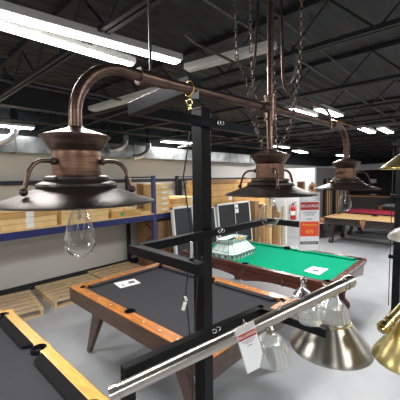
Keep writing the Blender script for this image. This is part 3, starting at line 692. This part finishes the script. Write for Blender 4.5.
# ------------------------------------------------------------------ stained glass shade on the green table
tf = thing('stained_glass_shade', 'long mint and white stained glass lamp shade resting on the green table', 'lamp shade', (4.12, 3.02, .766))
TC = V((4.10, 3.02, .766)); ta = math.radians(2)
def ring(hx, hy, z, ch=.3):
    c = min(hx, hy) * ch; ps = [(-hx + c, -hy), (hx - c, -hy), (hx, -hy + c), (hx, hy - c), (hx - c, hy), (-hx + c, hy), (-hx, hy - c), (-hx, -hy + c)]
    return [TC + V((x * math.cos(ta) - y * math.sin(ta), x * math.sin(ta) + y * math.cos(ta), z)) for x, y in ps]
rs = [ring(.365, .245, .0), ring(.385, .262, .095), ring(.355, .235, .125), ring(.265, .145, .225), ring(.245, .125, .235), ring(.245, .125, .245), ring(.285, .16, .30)]
build('skirt', MB().loft(rs[0:2], cap=False), 'mint', tf)
build('body_panels', MB().loft(rs[1:4], cap=False), 'mint', tf)
build('crown', MB().loft(rs[3:7], cap=False), 'mint', tf)
cm = MB()
for r_ in rs: cm.tube(r_, .004, 5, closed=True)
for j in range(8):
    for a_, b_ in zip(rs[0:6], rs[1:7]): cm.tube([a_[j], b_[j]], .004, 5)
def lerp(a, b, t): return a + (b - a) * t
for j in range(8):
    a0, b0 = rs[0][j], rs[0][(j + 1) % 8]; a1, b1 = rs[1][j], rs[1][(j + 1) % 8]; L_ = (b0 - a0).length; n = max(1, round(L_ / .105))
    for q in range(n):
        cm.tube([lerp(a1, b1, q / n), lerp(a0, b0, (q + .5) / n), lerp(a1, b1, (q + 1) / n)], .0045, 5)
    m_ = max(1, round(L_ / .105))
    for q in range(1, m_): cm.tube([lerp(rs[2][j], rs[2][(j + 1) % 8], q / m_), lerp(rs[3][j], rs[3][(j + 1) % 8], q / m_)], .0025, 5)
build('lead_came', cm, 'came', tf)
# darker triangles in the skirt
for j in range(8):
    a0, b0 = rs[0][j], rs[0][(j + 1) % 8]; a1, b1 = rs[1][j], rs[1][(j + 1) % 8]; L_ = (b0 - a0).length; n = max(1, round(L_ / .105))
    nn_ = (b0 - a0).cross(V((0, 0, 1))).normalized() * .003
    for q in range(n):
        v_ = [lerp(lerp(a0, a1, .85), lerp(b0, b1, .85), (q + .22) / n) + nn_, lerp(lerp(a0, a1, .2), lerp(b0, b1, .2), (q + .5) / n) + nn_, lerp(lerp(a0, a1, .85), lerp(b0, b1, .85), (q + .78) / n) + nn_]
        build('skirt_triangle', MB().add(v_ + [p + nn_ * .3 for p in v_], [(0, 1, 2), (3, 5, 4), (0, 3, 4, 1), (1, 4, 5, 2), (2, 5, 3, 0)]), 'came', tf)
fl = MB()
for k_ in range(7):
    an = k_ / 7 * 2 * PI; fl.lathe([(.0001, -.02), (.03, -.01), (.034, .005), (.02, .022), (.0001, .028)], TC + V((.06 + .055 * math.cos(an), -.10 + .03 * math.sin(an), .285 + .012 * math.sin(an * 2))), 10)
fl.sphere(TC + V((.06, -.10, .295)), .035, 8)
build('amber_flower', fl, 'amber', tf, smooth=True)
build('finial', MB().lathe([(.03, .24), (.02, .26), (.012, .29), (.018, .32), (.01, .345), (.0001, .35)], TC + V((-.15, 0, 0)), 12).box(TC.x - .2, TC.x + .2, TC.y - .02, TC.y + .02, TC.z + .24, TC.z + .25), 'mint', tf, smooth=True)

# ------------------------------------------------------------------ rack against the left wall
RF, RB = 5.05, 6.02
def rack(label, xs, zs, top, deck=True):
    t = thing('storage_rack', label, 'rack', ((xs[0] + xs[-1]) / 2, (RF + RB) / 2, 0), 'blue storage racks')
    for i, x in enumerate(xs):
        build('post', MB().box(x - .04, x + .04, RF - .035, RF + .035, 0, top), 'bluepost', t, bevel=.004)
        build('post', MB().box(x - .035, x + .035, RB - .035, RB + .035, 0, top), 'blueblack', t)
        br = MB().tube([(x, RF, top - .03), (x, RB, top - .03)], .014, 6); z = .2; s_ = 0
        while z + .7 < top:
            br.tube([(x, RF if s_ else RB, z), (x, RB if s_ else RF, z + .7)], .012, 6); z += .7; s_ = 1 - s_
        build('brace', br, 'blueblack', t)
        build('foot_plate', MB().box(x - .07, x + .07, RF - .06, RF + .07, 0, .012), 'blueblack', t)
    for a, b in zip(xs, xs[1:]):
        for z in zs:
            build('beam', MB().box(a + .04, b - .04, RF - .045, RF + .01, z - .115, z), 'blue', t, bevel=.004)
            build('beam', MB().box(a + .035, b - .035, RB - .01, RB + .045, z - .115, z), 'blueblack', t)
            build('shelf_deck', MB().box(a + .02, b - .02, RF - .04, RB, z, z + .018), 'card_lt', t)
        build('beam', MB().box(a + .035, b - .035, RB + .0, RB + .045, 1.99, 2.07), 'blueblack', t)
    return t
rack('blue pallet rack along the left wall loaded with tan cartons', [-3.2, .40, 4.03, 5.62], [1.32], 2.14)
rack('blue rack behind the black framed boards at the end of the left wall', [5.75, 8.95], [1.22], 2.06)
def carton(label, x0, x1, y0, y1, z0, z1, m='card_lt', lab=None, group=None, strap=0):
    t = thing('cardboard_box', label, 'box', ((x0 + x1) / 2, (y0 + y1) / 2, z0), group)
    build('carton', MB().box(x0, x1, y0, y1, z0, z1), m, t, bevel=.006)
    build('tape', MB().box(x0 + (x1 - x0) * .46, x0 + (x1 - x0) * .54, y0 - .002, y0 + .001, z0 + .01, z1 - .01), 'card', t) if not strap and x1 - x0 > .5 else None
    if strap: build('strap', MB().box(x0 + (x1 - x0) * .42, x0 + (x1 - x0) * .56, y0 - .004, y1, z0 + .004, z1 + .002), 'label', t)
    if lab:
        u0, u1, v0, v1 = lab
        build('shipping_label', MB().box(x0 + (x1 - x0) * u0, x0 + (x1 - x0) * u1, y0 - .003, y0, z0 + (z1 - z0) * v0, z0 + (z1 - z0) * v1), 'label', t)
    return t
# flat packs in the first bay
GR1 = 'flat cartons on the rack behind the nearest bronze shade'
pos4 = ['topmost', 'second from the top', 'third from the top', 'bottom one']
for si, (xa, xb, n, nm) in enumerate(((.62, 1.16, 4, 'leftmost stack at the picture edge'), (1.20, 2.02, 4, 'white-strapped stack left of the nearest bulb'), (2.08, 2.95, 4, 'stack right behind the nearest bulb'))):
    for i in range(n):
        z = 1.34 + i * .088
        carton('flat tan carton, %s of the %s' % (pos4[n - 1 - i], nm), xa + random.uniform(0, .015), xb - random.uniform(0, .015), 5.03 + random.uniform(0, .02), 5.9, z, z + .084, random.choice(['card_lt', 'card_lt', 'card']), None, GR1, strap=1 if si == 1 else 0)
b = carton('flat brown carton with a round green sticker left of the blue post', 3.02, 3.70, 5.06, 5.9, 1.34, 1.45, 'card', None, GR1)
build('sticker', MB().disc((3.25, 5.055, 1.40), .04, .004, 16, (0, 1, 0)), 'green', b)
carton('thin pale carton beside the blue post, right of the green-stickered one', 3.72, 3.97, 5.08, 5.9, 1.34, 1.40, 'card_lt', None, GR1)
carton('thin carton lying on the green-stickered one', 3.05, 3.6, 5.1, 5.9, 1.452, 1.50, 'card_lt', None, GR1)
tag(build('brown_board', MB().box(3.98, 4.10, 5.5, 5.58, 1.42, 1.97), 'card_dk', bevel=.01), 'upright brown cardboard sheet standing left of the blue rack post', 'cardboard')
GR2 = 'tan cartons stacked right of the blue post'
pos5 = ['topmost', 'second from the top', 'middle', 'second from the bottom', 'bottom']
for i in range(5):
    z = 1.34 + i * .124
    carton('tan carton, %s of the tall stack right of the blue post' % pos5[4 - i], 4.12, 4.49 + (.02 if i % 2 else 0), 5.08, 5.8, z, z + .12, 'card_lt', (.45, .85, .3, .65), GR2)
carton('wide tan carton beside the tall stack, left of the lower pair', 4.61, 4.97, 5.08, 5.8, 1.34, 1.475, 'card_lt', (.35, .7, .35, .7), GR2)
carton('wide tan carton beside the tall stack, right of the lower pair', 4.99, 5.42, 5.08, 5.8, 1.34, 1.475, 'card_lt', (.5, .9, .35, .8), GR2)
carton('long tan carton on top of the lower pair', 4.62, 5.02, 5.10, 5.8, 1.478, 1.61, 'card', None, GR2)
carton('tan carton with a white label on the right of the upper row', 5.04, 5.44, 5.08, 5.8, 1.478, 1.62, 'card_lt', (.45, .9, .3, .9), GR2)
GR3 = 'long tan cartons stacked behind the black framed boards'
for i in range(4):
    z = 1.245 + i * .165
    for (xa, xb, nm) in ((5.86, 6.95, 'left'), (6.98, 8.2, 'middle'), (8.23, 8.85, 'right')):
        carton('long golden carton, %s column, %s, behind the black boards' % (nm, pos4[3 - i]), xa, xb, 5.08 + random.uniform(0, .03), 5.9, z, z + .158, 'card', (.80, .93, .2, .8) if nm == 'left' and i < 2 else None, GR3)
carton('flat brown carton lying across the top of the golden stacks', 5.9, 8.9, 5.2, 5.9, 1.91, 2.02, 'card_dk', None)
carton('big brown carton under the shelf right of the blue post', 4.20, 4.9, 5.15, 5.9, 0, 1.12, 'card_dk')
carton('big brown carton under the shelf, second one along', 4.95, 5.5, 5.15, 5.9, 0, 1.0, 'card_dk')

# pallets under the rack
def pallet_at(x0, y0, label, rot=0):
    t = thing('wooden_pallet', label, 'pallet', (x0, y0, 0), 'wooden pallets under the rack')
    W, D_ = 1.0, 1.0
    for q in range(3): build('stringer', MB().box(x0 + q * (W - .04) / 2, x0 + q * (W - .04) / 2 + .04, y0, y0 + D_, .018, .105), 'pallet', t)
    for q in range(6): build('deck_board', MB().box(x0 - .01, x0 + W + .01, y0 + q * (D_ - .1) / 5, y0 + q * (D_ - .1) / 5 + .1, .105, .123), 'pallet', t)
    for q in range(3): build('bottom_board', MB().box(x0, x0 + W, y0 + q * (D_ - .1) / 2, y0 + q * (D_ - .1) / 2 + .1, 0, .018), 'pallet', t)
    t.rotation_euler = (0, 0, rot); return t
p0 = pallet_at(.66, 4.95, 'wooden pallet at the left edge behind the yellow-railed table', -.12)
def pcopy(loc, label, rot): return dup(p0, loc, label, rot)
pcopy((1.86, 4.93, 0), 'wooden pallet left of the charcoal table corner', -.05)
pcopy((2.98, 5.02, 0), 'wooden pallet behind the charcoal table', 0)

# ------------------------------------------------------------------ boards, long boxes
def framed(label, x0, x1, y, z0, z1, split=False, tagp=False, lean=.12):
    t = thing('framed_board', label, 'board', ((x0 + x1) / 2, y, z0), 'black boards with white edging')
    def q(x, z, dy=0): return V((x, y + lean * (z - z0) / (z1 - z0) + dy, z))
    def slab(nm, xa, xb, za, zb_, dy, th, m): return build(nm, MB().loft([[q(xa, za, dy), q(xb, za, dy), q(xb, zb_, dy), q(xa, zb_, dy)], [q(xa, za, dy + th), q(xb, za, dy + th), q(xb, zb_, dy + th), q(xa, zb_, dy + th)]]), m, t)
    slab('board', x0 + .03, x1 - .03, z0 + .03, z1 - .03, 0, .05, 'panel_black')
    for a in ((x0, x0 + .045, z0, z1), (x1 - .045, x1, z0, z1), (x0, x1, z1 - .035, z1), (x0, x1, z0, z0 + .04)): slab('edging', *a, -.01, .07, 'panel_white')
    if split: slab('seam', (x0 + x1) / 2 - .008, (x0 + x1) / 2 + .008, z0, z1, -.006, .01, 'panel_white')
    if tagp:
        slab('hang_tag', (x0 + x1) / 2 - .02, (x0 + x1) / 2 + .13, z1 - .28, z1 - .05, -.03, .006, 'label')
        slab('hang_tag_print', (x0 + x1) / 2 , (x0 + x1) / 2 + .11, z1 - .17, z1 - .14, -.034, .004, 'ink')
    return t
framed('black white-edged board left of the black post', 4.36, 5.0, 4.72, .25, 1.44)
framed('narrow black white-edged board just right of the black post', 5.25, 5.78, 4.70, .25, 1.36)
framed('wide black double board with white edging and a hanging tag', 5.84, 7.32, 4.68, .25, 1.40, True, True)
tag(build('low_platform', MB().box(4.3, 7.4, 4.55, 4.98, 0, .25), 'black', bevel=.01), 'low black platform under the white-edged boards', 'platform')
GR4 = 'long cartons standing on end beside the boards'
for i, (x, y, w, h, m, nm) in enumerate(((7.50, 4.72, .22, 1.38, 'card_dk', 'darkest and leftmost'), (7.72, 4.55, .13, 1.30, 'card', 'second from the left'), (7.80, 4.40, .12, 1.42, 'card_lt', 'tallest pale'), (7.95, 4.33, .10, 1.22, 'card_dk', 'thin brown'), (8.1, 4.28, .11, 1.05, 'card', 'shortest'))):
    o = build('long_box', MB().box(x, x + w, y, y + w, 0, h), m, bevel=.006); tag(o, '%s of the long cartons standing on end behind the middle bulb' % nm, 'box', GR4)
for i, (x, y, r_, h, m, nm) in enumerate(((8.18, 4.2, .03, 1.2, 'goldish', 'golden'), (8.3, 4.15, .04, 1.4, 'label', 'white'), (8.42, 4.22, .03, 1.3, 'cream', 'cream'))):
    tag(build('wrapping_roll', MB().tube([(x, y, 0), (x + .05, y + .02, h)], r_, 10), m, smooth=True), '%s roll standing upright beside the long cartons' % nm, 'roll')

# ------------------------------------------------------------------ on the office wall
def P_(px, py, xx):   # helper for flat items on plane X = xx
    d_ = fw + rt * (px - 200) / 300 - up * (py - 200) / 300; return V((0, 0, H)) + d_ * (xx / d_.x)
ex = thing('fire_extinguisher', 'red fire extinguisher on the white office wall', 'fire extinguisher', (9.6, 4.55, .6))
e = V((9.62, 4.55, .60))
build('cylinder', MB().lathe([(.0001, 0), (.075, .0), (.085, .015), (.085, .40), (.07, .46), (.035, .49), (.03, .51), (.0001, .51)], e, 24), 'red', ex, smooth=True)
build('valve', MB().lathe([(.0001, .50), (.025, .50), (.025, .56), (.0001, .565)], e, 12).bar(e + V((0, .02, .57)), e + V((-.02, -.10, .61)), .02, .02).bar(e + V((0, .02, .55)), e + V((0, -.09, .55)), .015, .015), 'black', ex)
build('hose', MB().tube([e + V((-.02, .02, .53)), e + V((-.04, .09, .5)), e + V((-.04, .115, .38)), e + V((-.03, .10, .2))], .012, 8), 'black', ex, smooth=True)
build('label_band', MB().lathe([(.0856, .17), (.0862, .18), (.0862, .30), (.0856, .31)], e, 24), 'label', ex)
wf = thing('picture_frame', 'small dark framed picture on the white office wall', 'picture', (9.70, 4.33, 1.75))
c = P_(301, 185.5, 9.70)
build('picture', MB().box(9.685, 9.70, c.y - .10, c.y + .10, c.z - .13, c.z + .13), 'green', wf).data.materials[0] = M['espresso']
for a in ((-.13, .13, .11, .14), (-.13, .13, -.14, -.11), (-.13, -.10, -.14, .14), (.10, .13, -.14, .14)):
    build('frame', MB().box(9.67, 9.70, c.y + a[0], c.y + a[1], c.z + a[2], c.z + a[3]), 'woodwall', wf)
c = P_(312.5, 189, 9.70)
wc = thing('wooden_plaque', 'brown house-shaped wooden plaque on the office wall near its corner', 'plaque', (9.70, c.y, c.z))
build('back_board', MB().loft([[V((x_, c.y + y_, c.z + z_)) for y_, z_ in ((-.12, -.2), (.12, -.2), (.12, .08), (.07, .16), (0, .24), (-.07, .16), (-.12, .08))] for x_ in (9.66, 9.71)]), 'woodwall', wc)
build('face', MB().disc((9.65, c.y, c.z + .04), .06, .02, 16, (1, 0, 0)), 'espresso', wc)
c = P_(290, 176, 9.70)
tag(build('wall_notice', MB().box(9.705, 9.718, c.y - .05, c.y + .05, c.z - .13, c.z + .13), mat('faded pink card', (.55, .36, .36), .6)), 'small faded pink notice high on the white office wall', 'sign')
# cue racks on the shaded office side
for (xa, xb, nm) in ((10.45, 10.85, 'nearer'), (11.4, 11.8, 'farther')):
    t = thing('cue_rack', '%s brown wooden cue rack against the shaded office side wall' % nm, 'cue rack', ((xa + xb) / 2, 3.8, 0), 'wooden cue racks')
    build('back_panel', MB().box(xa, xb, 3.79, 3.83, .7, 1.95), 'woodwall', t)
    build('side_post', MB().box(xa - .03, xa, 3.76, 3.83, .66, 2.0), 'espresso', t); build('side_post', MB().box(xb, xb + .03, 3.76, 3.83, .66, 2.0), 'espresso', t)
    for q in range(4): build('cue', MB().tube([(xa + .06 + q * .09, 3.75, .72), (xa + .06 + q * .09, 3.765, 1.9)], [.014, .007], 8), 'card_lt' if q % 2 else 'espresso', t, smooth=True)
    build('shelf', MB().box(xa - .03, xb + .03, 3.72, 3.83, .66, .70), 'espresso', t)
# back counter with cards
ct = thing('counter', 'low brown wooden counter behind the crimson table', 'counter', (17.2, 4.3, 0))
build('top', MB().box(16.8, 17.6, 2.9, 5.3, 1.0, 1.05), 'tanleather', ct); build('front_panel', MB().box(16.85, 17.5, 3.0, 5.2, 0, 1.0), 'espresso', ct)
for (px, py, nm) in ((373, 181, 'upper'), (373, 196, 'lower')):
    c = P_(px, py, 19.45)
    tag(build('wall_card', MB().box(19.47, 19.495, c.y - .16, c.y + .16, c.z - .11, c.z + .11), 'panel_white'), '%s small white card on the dark back wall above the far tables' % nm, 'sign')

# ------------------------------------------------------------------ world, view
w = bpy.data.worlds.new('world'); bpy.context.scene.world = w; w.use_nodes = True
w.node_tree.nodes['Background'].inputs[0].default_value = (.5, .5, .52, 1); w.node_tree.nodes['Background'].inputs[1].default_value = .3
vs = bpy.context.scene.view_settings
vs.view_transform = 'Standard'; vs.look = 'None'; vs.exposure = .28; vs.gamma = 1
